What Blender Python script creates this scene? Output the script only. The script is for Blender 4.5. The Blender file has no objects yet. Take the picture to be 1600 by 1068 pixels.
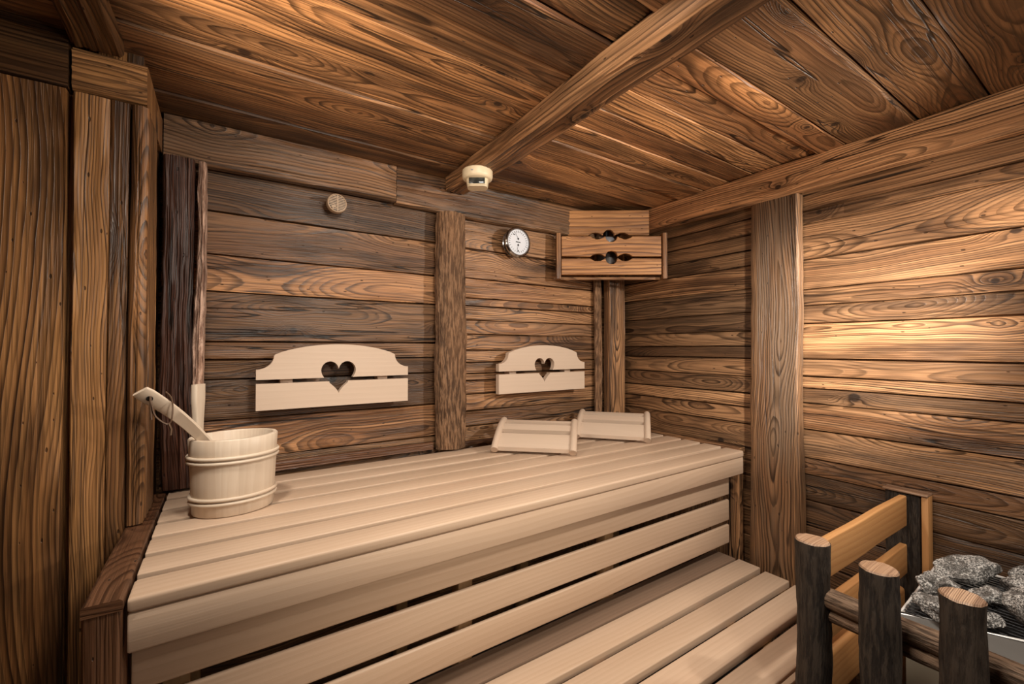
import bpy, bmesh, math, random
from mathutils import Vector, Matrix, noise
R = math.radians
EYE = 1.34                                   # camera height above the floor
sc = bpy.context.scene
col = sc.collection

# ---------------------------------------------------------------- camera, world, lights, exposure
cam_d = bpy.data.cameras.new('camera'); cam = bpy.data.objects.new('camera', cam_d); col.objects.link(cam)
cam_d.sensor_width = 36; cam_d.lens = 679/1600*36; cam_d.clip_start = .02
cam.location = (0, 0, EYE); cam.rotation_euler = (R(90.8), 0, R(-33.5))
sc.camera = cam
sc.view_settings.view_transform = 'Standard'; sc.view_settings.look = 'None'
sc.view_settings.exposure = 0.15; sc.view_settings.gamma = 1; sc.view_settings.use_curve_mapping = False
w = bpy.data.worlds.new('world'); sc.world = w; w.use_nodes = True
w.node_tree.nodes['Background'].inputs[0].default_value = (1, .86, .7, 1)
w.node_tree.nodes['Background'].inputs[1].default_value = .02

def light(name, kind, loc, target, power, color, size=.1, size_y=None, cone=None, blend=.6, spread=None):
    d = bpy.data.lights.new(name, kind); d.energy = power; d.color = color
    if kind == 'AREA':
        d.size = size
        if size_y: d.shape = 'RECTANGLE'; d.size_y = size_y
        if spread: d.spread = R(spread)
    else:
        d.shadow_soft_size = size
    if kind == 'SPOT': d.spot_size = R(cone); d.spot_blend = blend
    o = bpy.data.objects.new(name, d); col.objects.link(o)
    o.location = (loc[0], loc[1], loc[2]+EYE)
    o.rotation_euler = (Vector((target[0], target[1], target[2])) - Vector(loc)).to_track_quat('-Z', 'Y').to_euler()
    return o
WARM = (1, .82, .64); WARM2 = (1, .90, .78)
light('key_lamp', 'SPOT', (1.84, .02, .46), (1.05, 1.5, -.05), 56, WARM2, .05, cone=118, blend=1)
light('wall_spot', 'SPOT', (1.00, -.05, .22), (1.93, .76, .02), 112, (1, .95, .88), .05, cone=50, blend=1)
light('top_lamp', 'AREA', (.45, .50, .70), (.5, .95, -.6), 12, WARM2, .28, .28)
light('upper_left_lamp', 'SPOT', (-.10, .98, .70), (.55, 1.05, -.5), 26, WARM2, .06, cone=125, blend=.8)
light('low_front_lamp', 'SPOT', (.42, -.45, -.10), (.62, 1.05, -.90), 26, (1, .84, .64), .12, cone=54, blend=1)
light('right_wall_fill', 'AREA', (.70, -.45, .25), (1.6, 1.0, .45), 7, WARM2, .2, .2)  # unseen fill added to brighten the upper right wall and its beam
light('heater_lamp', 'SPOT', (1.50, -.10, .62), (1.54, .34, -.65), 30, WARM2, .03, cone=56, blend=.8)
light('ceiling_wash', 'SPOT', (-.28, .72, .40), (.20, 1.16, .745), 36, WARM, .05, cone=70, blend=1)
light('ceiling_wash_right', 'SPOT', (1.22, -.05, .20), (1.12, .95, .745), 46, WARM, .05, cone=48, blend=1)

# ---------------------------------------------------------------- node helpers
class NT:
    def __init__(s, name):
        s.m = bpy.data.materials.new(name); s.m.use_nodes = True; s.t = s.m.node_tree; s.t.nodes.clear()
        s.out = s.t.nodes.new('ShaderNodeOutputMaterial'); s.b = s.t.nodes.new('ShaderNodeBsdfPrincipled')
        s.t.links.new(s.b.outputs[0], s.out.inputs[0])
    def put(s, sock, v):
        if isinstance(v, bpy.types.NodeSocket): s.t.links.new(v, sock)
        elif isinstance(v, (tuple, list)) and len(v) == 3 and sock.type == 'RGBA': sock.default_value = (*v, 1)
        else: sock.default_value = v
    def node(s, typ, **kw):
        n = s.t.nodes.new(typ)
        for k, v in kw.items(): setattr(n, k, v)
        return n
    def m_(s, op, a, b=None, c=None, clamp=False):
        n = s.node('ShaderNodeMath', operation=op); n.use_clamp = clamp
        s.put(n.inputs[0], a)
        if b is not None: s.put(n.inputs[1], b)
        if c is not None: s.put(n.inputs[2], c)
        return n.outputs[0]
    def xyz(s, x, y, z):
        n = s.node('ShaderNodeCombineXYZ')
        for i, v in enumerate((x, y, z)): s.put(n.inputs[i], v)
        return n.outputs[0]
    def noise(s, vec, scale=1, detail=2, rough=.5):
        n = s.node('ShaderNodeTexNoise'); s.put(n.inputs['Vector'], vec)
        n.inputs['Scale'].default_value = scale; n.inputs['Detail'].default_value = detail; n.inputs['Roughness'].default_value = rough
        return n.outputs['Fac']
    def sstep(s, v, a, b):
        n = s.node('ShaderNodeMapRange', interpolation_type='SMOOTHSTEP'); s.put(n.inputs[0], v)
        s.put(n.inputs[1], a); s.put(n.inputs[2], b); n.inputs[3].default_value = 0; n.inputs[4].default_value = 1
        return n.outputs[0]
    def lin(s, v, a, b, c, d):
        n = s.node('ShaderNodeMapRange'); s.put(n.inputs[0], v)
        for i, q in enumerate((a, b, c, d)): s.put(n.inputs[i+1], q)
        return n.outputs[0]
    def mix(s, f, a, b, mode='MIX'):
        n = s.node('ShaderNodeMix', data_type='RGBA', blend_type=mode)
        s.put(n.inputs[0], f); s.put(n.inputs[6], a); s.put(n.inputs[7], b)
        return n.outputs[2]
    def vscale(s, v, f):
        n = s.node('ShaderNodeVectorMath', operation='SCALE'); s.put(n.inputs[0], v); s.put(n.inputs[3], f)
        return n.outputs[0]
    def bump(s, h, dist, strength=1):
        n = s.node('ShaderNodeBump'); s.put(n.inputs['Height'], h); n.inputs['Distance'].default_value = dist
        n.inputs['Strength'].default_value = strength
        s.t.links.new(n.outputs[0], s.b.inputs['Normal'])

def old_wood(name, light_c=(.64, .365, .185), mid_c=(.27, .130, .057), dark_c=(.026, .012, .006), grey_c=(.275, .170, .098),
             freq=135, ring_amt=.95, knots=.45, rough=.44, bumpd=.0026, crack=1.0, spec=.5):
    n = NT(name)
    uv = n.node('ShaderNodeUVMap', uv_map='grain'); sep = n.node('ShaderNodeSeparateXYZ'); n.t.links.new(uv.outputs[0], sep.inputs[0])
    u, v = sep.outputs[0], sep.outputs[1]
    at = n.node('ShaderNodeAttribute', attribute_name='tone'); sc3 = n.node('ShaderNodeSeparateColor'); n.t.links.new(at.outputs['Color'], sc3.inputs[0])
    seed, val, grey = sc3.outputs[0], sc3.outputs[1], sc3.outputs[2]
    sz = n.m_('MULTIPLY', seed, 53.0)
    rnd = n.node('ShaderNodeTexWhiteNoise', noise_dimensions='1D'); n.put(rnd.inputs['W'], sz)
    rs = n.node('ShaderNodeSeparateColor'); n.t.links.new(rnd.outputs['Color'], rs.inputs[0])
    r1, r2, r3 = rs.outputs[0], rs.outputs[1], rs.outputs[2]
    def nz(su, sv, off, detail=2, ro=.5, zs=0.0):
        return n.noise(n.xyz(n.m_('MULTIPLY', u, su), n.m_('MULTIPLY', v, sv), n.m_('ADD', sz, off)), 1, detail, ro)
    warp = n.m_('SUBTRACT', nz(1.3, 7, 1.3, 3), .5)
    fine = n.m_('SUBTRACT', nz(5, 55, 7.7, 2), .5)
    drift = n.m_('SUBTRACT', nz(.9, 0, 3.1, 1), .5)
    hh = n.m_('ABSOLUTE', n.m_('SUBTRACT', nz(.85, 0, 9.1, 2), .5))
    h = n.m_('MULTIPLY_ADD', hh, .42, .008)
    c = n.m_('ADD', n.m_('MULTIPLY_ADD', r1, .16, -.01), n.m_('MULTIPLY', drift, .12))
    vv = n.m_('ADD', n.m_('SUBTRACT', v, c), n.m_('MULTIPLY', warp, .035))
    rad = n.m_('SQRT', n.m_('ADD', n.m_('MULTIPLY', vv, vv), n.m_('MULTIPLY', h, h)))
    # knots
    K = 3.4
    kx = n.m_('ADD', n.m_('MULTIPLY', u, K), n.m_('MULTIPLY', sz, 1.7)); ky = n.m_('ADD', n.m_('MULTIPLY', v, K), n.m_('MULTIPLY', sz, 3.3))
    vo = n.node('ShaderNodeTexVoronoi', voronoi_dimensions='2D', feature='F1'); n.put(vo.inputs['Vector'], n.xyz(kx, ky, 0)); vo.inputs['Scale'].default_value = 1
    vo.inputs['Randomness'].default_value = .85
    vc = n.node('ShaderNodeSeparateColor'); n.t.links.new(vo.outputs['Color'], vc.inputs[0])
    ps = n.node('ShaderNodeSeparateXYZ'); n.t.links.new(vo.outputs['Position'], ps.inputs[0])
    dx = n.m_('SUBTRACT', kx, ps.outputs[0]); dy = n.m_('SUBTRACT', ky, ps.outputs[1])
    dxe = n.m_('MULTIPLY', dx, .42)
    de = n.m_('ADD', n.m_('MULTIPLY', dxe, dxe), n.m_('MULTIPLY', dy, dy))
    on = n.m_('LESS_THAN', vc.outputs[0], knots)
    inf = n.m_('MULTIPLY', n.m_('EXPONENT', n.m_('MULTIPLY', de, -150)), on)
    dk = n.m_('ADD', n.m_('SQRT', n.m_('ADD', n.m_('MULTIPLY', n.m_('MULTIPLY', dx, dx), .7), n.m_('MULTIPLY', dy, dy))), n.m_('MULTIPLY', fine, .03))
    ksz = n.m_('MULTIPLY_ADD', vc.outputs[1], .030, .026)
    core = n.m_('MULTIPLY', n.m_('SUBTRACT', 1.0, n.sstep(n.m_('DIVIDE', dk, ksz), .72, 1.15)), on)
    # rings
    fr = n.m_('MULTIPLY', n.m_('MULTIPLY_ADD', r2, .7, .7), freq)
    ph = n.m_('ADD', n.m_('ADD', n.m_('MULTIPLY', rad, fr), n.m_('MULTIPLY', inf, 4.5)), n.m_('MULTIPLY', fine, .45))
    t = n.m_('FRACT', ph)
    rid = n.node('ShaderNodeTexWhiteNoise', noise_dimensions='1D'); n.put(rid.inputs['W'], n.m_('ADD', n.m_('FLOOR', ph), sz))
    rv = rid.outputs['Value']
    ring0 = n.m_('MULTIPLY', n.sstep(t, .30, .88), n.m_('SUBTRACT', 1.0, n.sstep(t, .90, 1.0)))
    ring = n.m_('MULTIPLY', ring0, n.m_('MULTIPLY_ADD', rv, .6, .4))
    fib = nz(5, 300, 2.2, 2, .6)
    fib2 = nz(3, 130, 5.2, 3, .6)
    patch = nz(2.0, 9, 11.0, 3, .6)
    big = nz(.9, 4.5, 17.0, 2, .5)
    # colour
    base = n.mix(n.sstep(big, .32, .68), mid_c, light_c)
    streak = n.sstep(fib2, .40, .70)
    base = n.mix(n.m_('MULTIPLY', streak, .50), base, mid_c)
    hs = n.node('ShaderNodeSeparateColor'); n.t.links.new(rid.outputs['Color'], hs.inputs[0])
    base = n.mix(n.m_('MULTIPLY', n.sstep(hs.outputs[1], .55, 1.0), .55), base, light_c)
    base = n.mix(n.m_('MULTIPLY', n.sstep(hs.outputs[2], .60, 1.0), .45), base, n.mix(.5, mid_c, dark_c))
    lmask = n.m_('MULTIPLY', n.m_('MULTIPLY', ring, ring_amt), n.lin(patch, .3, .6, .62, 1.0))
    base = n.mix(lmask, base, dark_c)
    base = n.mix(n.m_('MULTIPLY', n.sstep(fib, .46, .74), .55), base, dark_c)
    lines = n.m_('MULTIPLY', n.sstep(nz(1.6, 90, 71.0, 3, .65), .50, .64), n.sstep(nz(1.0, 6, 73.0, 2), .38, .60))
    base = n.mix(n.m_('MULTIPLY', lines, .62), base, dark_c)
    gm = n.m_('MULTIPLY', n.m_('MULTIPLY_ADD', n.sstep(nz(1.6, 12, 23.0, 4, .6), .40, .62), .75, .25), grey)
    base = n.mix(gm, base, n.mix(n.m_('MULTIPLY', lmask, .8), grey_c, dark_c))
    stain = n.sstep(nz(1.3, 8, 31.0, 4, .62), .50, .66)
    base = n.mix(n.m_('MULTIPLY', stain, .62), base, dark_c)
    base = n.mix(n.m_('MULTIPLY', inf, .40), base, dark_c)
    base = n.mix(n.m_('MULTIPLY', core, .9), base, (.035, .018, .010))
    ck = n.m_('ABSOLUTE', n.m_('SUBTRACT', nz(.45, 11, 41.0, 3, .5), .5))
    ckm = n.m_('MULTIPLY', n.m_('SUBTRACT', 1.0, n.sstep(ck, .002, .009)), n.sstep(nz(1.1, 4, 47.0, 1), .46, .54))
    ckm = n.m_('MULTIPLY', ckm, crack)
    # small worm holes / nicks
    vh = n.node('ShaderNodeTexVoronoi', voronoi_dimensions='2D', feature='F1'); n.put(vh.inputs['Vector'], n.xyz(n.m_('MULTIPLY', u, 15), n.m_('MULTIPLY', v, 41), 0)); vh.inputs['Scale'].default_value = 1
    hc = n.node('ShaderNodeSeparateColor'); n.t.links.new(vh.outputs['Color'], hc.inputs[0])
    hole = n.m_('MULTIPLY', n.m_('SUBTRACT', 1.0, n.sstep(vh.outputs['Distance'], n.m_('MULTIPLY', hc.outputs[1], .06), n.m_('MULTIPLY_ADD', hc.outputs[1], .08, .03))), n.m_('LESS_THAN', hc.outputs[0], .14))
    dk_all = n.m_('MAXIMUM', ckm, n.m_('MULTIPLY', hole, .8))
    base = n.mix(n.m_('MULTIPLY', dk_all, .9), base, (.010, .005, .003))
    gm_ = n.node('ShaderNodeGamma'); n.put(gm_.inputs[0], base); gm_.inputs[1].default_value = 1.14; base = gm_.outputs[0]
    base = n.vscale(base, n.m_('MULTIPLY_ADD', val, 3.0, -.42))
    n.put(n.b.inputs['Base Color'], base)
    n.put(n.b.inputs['Roughness'], n.lin(n.m_('ADD', ring, fib), .2, 1.4, rough+.10, rough-.08))
    n.b.inputs['Specular IOR Level'].default_value = spec
    hgt = n.m_('ADD', n.m_('MULTIPLY', ring, .22), n.m_('MULTIPLY', fib, .35))
    hgt = n.m_('ADD', hgt, n.m_('MULTIPLY', fib2, .45))
    hgt = n.m_('SUBTRACT', hgt, n.m_('MULTIPLY', dk_all, .7))
    hgt = n.m_('SUBTRACT', hgt, n.m_('MULTIPLY', lines, .4))
    hgt = n.m_('ADD', hgt, n.m_('MULTIPLY', nz(5, 22, 61.0, 3, .6), .8))
    n.bump(hgt, bumpd, 1.0)
    return n.m

def new_wood(name, c1=(.60, .445, .325), c2=(.48, .335, .228), rough=.42, ringf=70, amt=.28):
    n = NT(name)
    uv = n.node('ShaderNodeUVMap', uv_map='grain'); sep = n.node('ShaderNodeSeparateXYZ'); n.t.links.new(uv.outputs[0], sep.inputs[0])
    u, v = sep.outputs[0], sep.outputs[1]
    at = n.node('ShaderNodeAttribute', attribute_name='tone'); s3 = n.node('ShaderNodeSeparateColor'); n.t.links.new(at.outputs['Color'], s3.inputs[0])
    sz = n.m_('MULTIPLY', s3.outputs[0], 53.0)
    def nz(su, sv, off, detail=2, ro=.5):
        return n.noise(n.xyz(n.m_('MULTIPLY', u, su), n.m_('MULTIPLY', v, sv), n.m_('ADD', sz, off)), 1, detail, ro)
    big = nz(.8, 6, 1.0, 3)
    warp = n.m_('SUBTRACT', nz(1.2, 9, 4.0, 2), .5)
    h = n.m_('MULTIPLY_ADD', nz(.7, 0, 9.0, 1), .25, -.08)
    vv = n.m_('ADD', n.m_('SUBTRACT', v, .06), n.m_('MULTIPLY', warp, .04))
    rad = n.m_('SQRT', n.m_('ADD', n.m_('MULTIPLY', vv, vv), n.m_('MULTIPLY', h, h)))
    t = n.m_('FRACT', n.m_('MULTIPLY', rad, ringf))
    ring = n.m_('MULTIPLY', n.sstep(t, .1, .85), n.m_('SUBTRACT', 1.0, n.sstep(t, .86, 1.0)))
    fib = nz(4, 260, 2.0, 2, .6)
    f = n.m_('ADD', n.m_('MULTIPLY', ring, amt), n.m_('ADD', n.m_('MULTIPLY', n.sstep(big, .35, .7), .45), n.m_('MULTIPLY', n.m_('SUBTRACT', fib, .35), .5)), clamp=True)
    base = n.mix(f, c1, c2)
    red = n.sstep(nz(1.3, 3.5, 14.0, 2), .55, .8)
    base = n.mix(n.m_('MULTIPLY', red, .22), base, (c2[0]*1.05, c2[1]*.78, c2[2]*.68))
    base = n.vscale(base, n.m_('MULTIPLY', s3.outputs[1], 2.0))
    n.put(n.b.inputs['Base Color'], base); n.b.inputs['Roughness'].default_value = rough
    n.b.inputs['Specular IOR Level'].default_value = .4
    n.bump(n.m_('ADD', fib, n.m_('MULTIPLY', ring, .4)), .0003, .6)
    return n.m

def bark(name, c1=(.20, .115, .062), c2=(.045, .024, .014), dist=.006):
    n = NT(name)
    uv = n.node('ShaderNodeUVMap', uv_map='grain'); sep = n.node('ShaderNodeSeparateXYZ'); n.t.links.new(uv.outputs[0], sep.inputs[0])
    at = n.node('ShaderNodeAttribute', attribute_name='tone'); s3 = n.node('ShaderNodeSeparateColor'); n.t.links.new(at.outputs['Color'], s3.inputs[0])
    sz = n.m_('MULTIPLY', s3.outputs[0], 53.0)
    def nz(su, sv, off, detail=4, ro=.6):
        return n.noise(n.xyz(n.m_('MULTIPLY', sep.outputs[0], su), n.m_('MULTIPLY', sep.outputs[1], sv), n.m_('ADD', sz, off)), 1, detail, ro)
    a = nz(16, 110, 0); b = nz(45, 240, 5); c = nz(2.5, 9, 9)
    hgt = n.m_('ADD', n.m_('MULTIPLY', n.sstep(a, .30, .68), .8), n.m_('MULTIPLY', b, .5))
    base = n.mix(n.sstep(hgt, .35, .95), c2, c1)
    base = n.mix(n.m_('MULTIPLY', n.sstep(c, .35, .8), .35), base, (c1[0]*1.3, c1[1]*1.15, c1[2]))
    base = n.vscale(base, n.m_('MULTIPLY', s3.outputs[1], 2.0))
    n.put(n.b.inputs['Base Color'], base); n.b.inputs['Roughness'].default_value = .65; n.b.inputs['Specular IOR Level'].default_value = .3
    n.bump(hgt, dist, 1.0)
    return n.m

def plain(name, c, rough=.5, metal=0, spec=.5, bumps=None, var=0):
    n = NT(name); n.b.inputs['Roughness'].default_value = rough; n.b.inputs['Metallic'].default_value = metal
    n.b.inputs['Specular IOR Level'].default_value = spec
    tc = n.node('ShaderNodeTexCoord')
    f = n.noise(tc.outputs['Object'], 60 if not bumps else bumps[0], 3)
    n.put(n.b.inputs['Base Color'], n.mix(n.m_('MULTIPLY', f, max(var, .08)), c, (c[0]*.55, c[1]*.55, c[2]*.55)))
    if bumps: n.bump(f, bumps[1])
    return n.m

def stone_mat():
    n = NT('sauna_stone'); tc = n.node('ShaderNodeTexCoord'); o = tc.outputs['Object']
    oi = n.node('ShaderNodeObjectInfo')
    va = n.node('ShaderNodeVectorMath', operation='ADD'); n.put(va.inputs[0], o); n.put(va.inputs[1], n.vscale(n.xyz(1, 1, 1), n.m_('MULTIPLY', oi.outputs['Random'], 9)))
    p = va.outputs[0]
    a = n.noise(p, 250, 4, .75); b = n.noise(p, 28, 4, .6); c = n.noise(p, 600, 2, .6)
    base = n.mix(n.sstep(a, .42, .62), (.050, .048, .046), (.72, .70, .67))
    base = n.mix(n.m_('MULTIPLY', n.sstep(c, .56, .66), .7), base, (.03, .03, .03))
    base = n.mix(n.m_('MULTIPLY', n.sstep(b, .46, .60), .8), base, (.055, .048, .042))
    n.put(n.b.inputs['Base Color'], base); n.b.inputs['Roughness'].default_value = .8
    n.bump(n.m_('ADD', n.m_('MULTIPLY', a, .4), b), .004)
    return n.m

M_wall = old_wood('aged_barn_wood')
M_ceil = old_wood('aged_ceiling_wood', light_c=(.64, .345, .155), mid_c=(.26, .115, .046), freq=100, rough=.46, bumpd=.0018)
M_beam = old_wood('hewn_beam_wood', freq=100, knots=.3, bumpd=.003, grey_c=(.27, .18, .115))
M_left = old_wood('golden_aged_wood', light_c=(.50, .27, .11), mid_c=(.27, .125, .045), freq=135, knots=.25, bumpd=.002, crack=.6)
M_dark = old_wood('dark_aged_wood', light_c=(.13, .055, .030), mid_c=(.08, .030, .018), dark_c=(.02, .008, .005), bumpd=.005)
M_trim = old_wood('brown_trim_wood', light_c=(.24, .115, .055), mid_c=(.17, .075, .034), dark_c=(.05, .02, .009), knots=.1, freq=120, crack=0)
M_bark = bark('rough_bark_wood', (.29, .165, .09), (.085, .045, .024))
M_postlog = bark('dark_log_bark', (.050, .038, .029), (.018, .014, .012), .003)
M_raillog = bark('weathered_log_wood', (.24, .155, .10), (.07, .042, .026), .003)
M_cut = old_wood('sawn_log_end', light_c=(.58, .42, .30), mid_c=(.42, .27, .17), dark_c=(.12, .06, .035), knots=0, crack=0, bumpd=.001, freq=420)
M_slat = new_wood('smooth_bench_wood')
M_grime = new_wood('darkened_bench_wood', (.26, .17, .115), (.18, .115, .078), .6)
M_support = new_wood('light_spruce_wood', (.45, .27, .13), (.36, .20, .09), .5)
M_pale = new_wood('pale_aspen_wood', (.66, .52, .405), (.57, .43, .32), .4, 60, .15)
M_bucket = new_wood('bucket_pine_wood', (.68, .57, .45), (.58, .455, .335), .38, 90, .25)
M_fence = new_wood('orange_larch_wood', (.50, .26, .10), (.36, .16, .055), .45, 60, .35)
M_hole_shade = plain('hole_shade', (.012, .008, .006), .9)
M_chrome = plain('polished_chrome', (.42, .41, .40), .14, 1)
M_dial = plain('white_dial', (.74, .78, .86), .35)
M_black = plain('black_print', (.012, .012, .014), .4)
M_grey = plain('grey_mark', (.25, .26, .30), .5)
M_cream = plain('cream_plastic', (.66, .55, .38), .4)
M_lens = plain('dark_sensor_window', (.02, .022, .02), .15)
M_steel = plain('brushed_steel', (.62, .60, .57), .42, .55)
M_glint = plain('steel_edge_glint', (.85, .84, .82), .35, .3)  # near-white colour paints the lit top edge of the heater rim
M_panel = plain('pale_heater_enamel', (.42, .36, .27), .4, .3)
M_heat = plain('blackened_steel', (.03, .03, .032), .45, .8)
M_plastic = plain('white_plastic_liner', (.82, .82, .84), .3)
M_cord = plain('brown_leather', (.10, .055, .030), .6, bumps=(200, .0005))
M_bulb = plain('frosted_grey_glass', (.28, .29, .32), .35)
M_stone = stone_mat()
M_floor = plain('dark_stone_floor', (.06, .05, .045), .6, bumps=(30, .002), var=.5)

# ---------------------------------------------------------------- mesh helpers
rng = random.Random(7)
def seed(): return rng.random()

class MB:
    """collects sweeps into one mesh, with 'grain' uv (metres) and per-face 'tone'"""
    def __init__(s):
        s.bm = bmesh.new(); s.uv = s.bm.loops.layers.uv.new('grain'); s.tn = s.bm.faces.layers.float_color.new('tone')
    def face(s, vs, uvs, tone):
        try: f = s.bm.faces.new(vs)
        except ValueError: return None
        for l, q in zip(f.loops, uvs): l[s.uv].uv = q
        f[s.tn] = (*tone, 1); return f
    def sweep(s, O, U, V, N, L, prof, n, tone, cap=True, u0=0.0):
        """prof(u) -> closed list of (v, n) points; swept along U"""
        O, U, V, N = map(Vector, (O, U, V, N))
        rows = []; base = prof(0.0); k = len(base)
        per = [0.0]
        for i in range(k): a, b = base[i], base[(i+1) % k]; per.append(per[-1]+math.hypot(b[0]-a[0], b[1]-a[1]))
        for i in range(n+1):
            u = L*i/n
            rows.append([s.bm.verts.new(O+U*u+V*p[0]+N*p[1]) for p in prof(u)])
        flip = (U.cross(V)).dot(N) < 0
        for i in range(n):
            ua, ub = u0+L*i/n, u0+L*(i+1)/n
            for j in range(k):
                j2 = (j+1) % k
                vs = [rows[i][j], rows[i+1][j], rows[i+1][j2], rows[i][j2]]
                us = [(ua, per[j]), (ub, per[j]), (ub, per[j+1]), (ua, per[j+1])]
                if not flip: vs, us = vs[::-1], us[::-1]
                s.face(vs, us, tone)
        if cap:
            for ri, rev in ((0, False), (n, True)):
                pr = prof(L*ri/n); vs = list(rows[ri]); us = [(p[0]*.5, p[1]) for p in pr]
                if rev: vs, us = vs[::-1], us[::-1]
                if not flip: vs, us = vs[::-1], us[::-1]
                s.face(vs, us, tone)
    def build(s, name, mat, parent=None, smooth=35, mats=None):
        bmesh.ops.recalc_face_normals(s.bm, faces=s.bm.faces[:])
        me = bpy.data.meshes.new(name); s.bm.to_mesh(me); s.bm.free()
        for p in me.polygons: p.use_smooth = True
        me.set_sharp_from_angle(angle=R(smooth))
        me.materials.append(mat)
        for m in mats or []: me.materials.append(m)
        o = bpy.data.objects.new(name, me); col.objects.link(o)
        if parent: o.parent = parent
        return o

def rect(W, T, r=.003, nv=1, seg=2):
    """closed profile, front face at n=0 .. back at n=-T, v 0..W; starts on front face"""
    pts = []
    for i in range(nv+1): pts.append((r+(W-2*r)*i/nv, 0))
    for i in range(1, seg+1): a = math.pi/2*i/seg; pts.append((W-r+r*math.sin(a), -r+r*math.cos(a)))
    pts += [(W, -T), (0, -T)]
    for i in range(0, seg): a = math.pi/2*i/seg; pts.append((r-r*math.cos(a), -r+r*math.sin(a)))
    return pts

def rect4(W, T, r=.004, seg=3):
    pts = []
    for cx, cy, a0 in ((W-r, -r, 90), (W-r, -T+r, 0), (r, -T+r, -90), (r, -r, -180)):
        for i in range(seg+1):
            a = R(a0-90*i/seg); pts.append((cx+r*math.cos(a), cy+r*math.sin(a)))
    return pts

def nz1(x, sd, sd2=0.0): return noise.noise(Vector((x, sd*91.7, sd2*37.1)))

def plank(mb, O, U, V, N, L, W, T=.03, sd=None, val=.5, grey=.3, wav=.0025, cup=.002, r=.003, step=.05, taper=0.0, tone=None):
    sd = seed() if sd is None else sd
    off = rng.uniform(-.5, 9)
    def prof(u):
        a = nz1(u*2.3, sd, 1)*wav+nz1(u*11, sd, 2)*wav*.35; b = nz1(u*2.1, sd, 3)*wav+nz1(u*12, sd, 4)*wav*.35
        P = rect(W, T, r, 5, 2); out = []
        for i, (v, q) in enumerate(P):
            f = v/W; vv = v+a*(1-f)+b*f+taper*(f)*(u/L-.5)
            if i <= 6: q += nz1(u*4, sd, 9+f*1.3)*cup
            out.append((vv, q))
        return out
    mb.sweep(O, U, V, N, L, prof, max(2, int(L/step)), tone or (sd, val, grey), u0=off)

def timber(mb, O, U, V, N, L, W, T, r=.01, amp=.004, f1=3, f2=14, sd=None, val=.5, grey=.3, step=.03, wane=0, nv=10):
    """beam / post: front at n=0 with wandering rough faces"""
    sd = seed() if sd is None else sd
    def prof(u):
        P = rect(W, T, r, nv, 4); out = []
        for v, q in P:
            f = v/W
            d = nz1(u*f1, sd, 1+f*2.0)*amp+nz1(u*f2, sd, 5+f*7)*amp*.4
            e0 = (nz1(u*f1*.8, sd, 11)*amp*1.6+nz1(u*f2*.8, sd, 12)*amp*.5)*(1-f)
            e1 = (nz1(u*f1*.8, sd, 13)*amp*1.6+nz1(u*f2*.8, sd, 14)*amp*.5)*f
            depth = 1+q/T
            out.append((v+e0+e1, q+d*max(0, depth)-wane*(abs(2*f-1)**3)*max(0, depth)))
        return out
    mb.sweep(O, U, V, N, L, prof, max(2, int(L/step)), (sd, val, grey), u0=rng.uniform(0, 9))

def boxm(mb, lo, hi, val=.5, grey=0, r=.003, axis='x', seg=2, sd=None):
    """rounded board with grain along axis"""
    sd = seed() if sd is None else sd
    lo, hi = Vector(lo), Vector(hi); d = hi-lo
    if axis == 'x': U, V, N, L, W, T, O = (1, 0, 0), (0, 1, 0), (0, 0, 1), d.x, d.y, d.z, (lo.x, lo.y, hi.z)
    elif axis == 'y': U, V, N, L, W, T, O = (0, 1, 0), (1, 0, 0), (0, 0, 1), d.y, d.x, d.z, (lo.x, lo.y, hi.z)
    else: U, V, N, L, W, T, O = (0, 0, 1), (1, 0, 0), (0, -1, 0), d.z, d.x, d.y, (lo.x, lo.y, lo.z)
    e = min(r*.8, L*.1)
    P = rect4(W, T, min(r, W*.45, T*.45), seg)
    def prof(u):
        k = 1.0
        if u < e*.5 or u > L-e*.5:
            return [(W/2+(v-W/2)*(1-2*e*.5/W), -T/2+(q+T/2)*(1-2*e*.5/T)) for v, q in P]
        return P
    # stations: chamfered ends
    O = Vector(O); U = Vector(U)
    sts = [0, e, L-e, L]
    rows = []
    V_, N_ = Vector(V), Vector(N)
    per = [0.0]; k = len(P)
    for i in range(k): a, b = P[i], P[(i+1) % k]; per.append(per[-1]+math.hypot(b[0]-a[0], b[1]-a[1]))
    off = rng.uniform(0, 9)
    for u in sts:
        rows.append([mb.bm.verts.new(O+U*u+V_*p[0]+N_*p[1]) for p in prof(u)])
    tone = (sd, val, grey)
    for i in range(3):
        for j in range(k):
            j2 = (j+1) % k
            mb.face([rows[i][j], rows[i+1][j], rows[i+1][j2], rows[i][j2]],
                    [(off+sts[i], per[j]), (off+sts[i+1], per[j]), (off+sts[i+1], per[j+1]), (off+sts[i], per[j+1])], tone)
    for ri in (0, 3): mb.face(rows[ri], [(p[0]*.5, p[1]) for p in P], tone)

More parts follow.
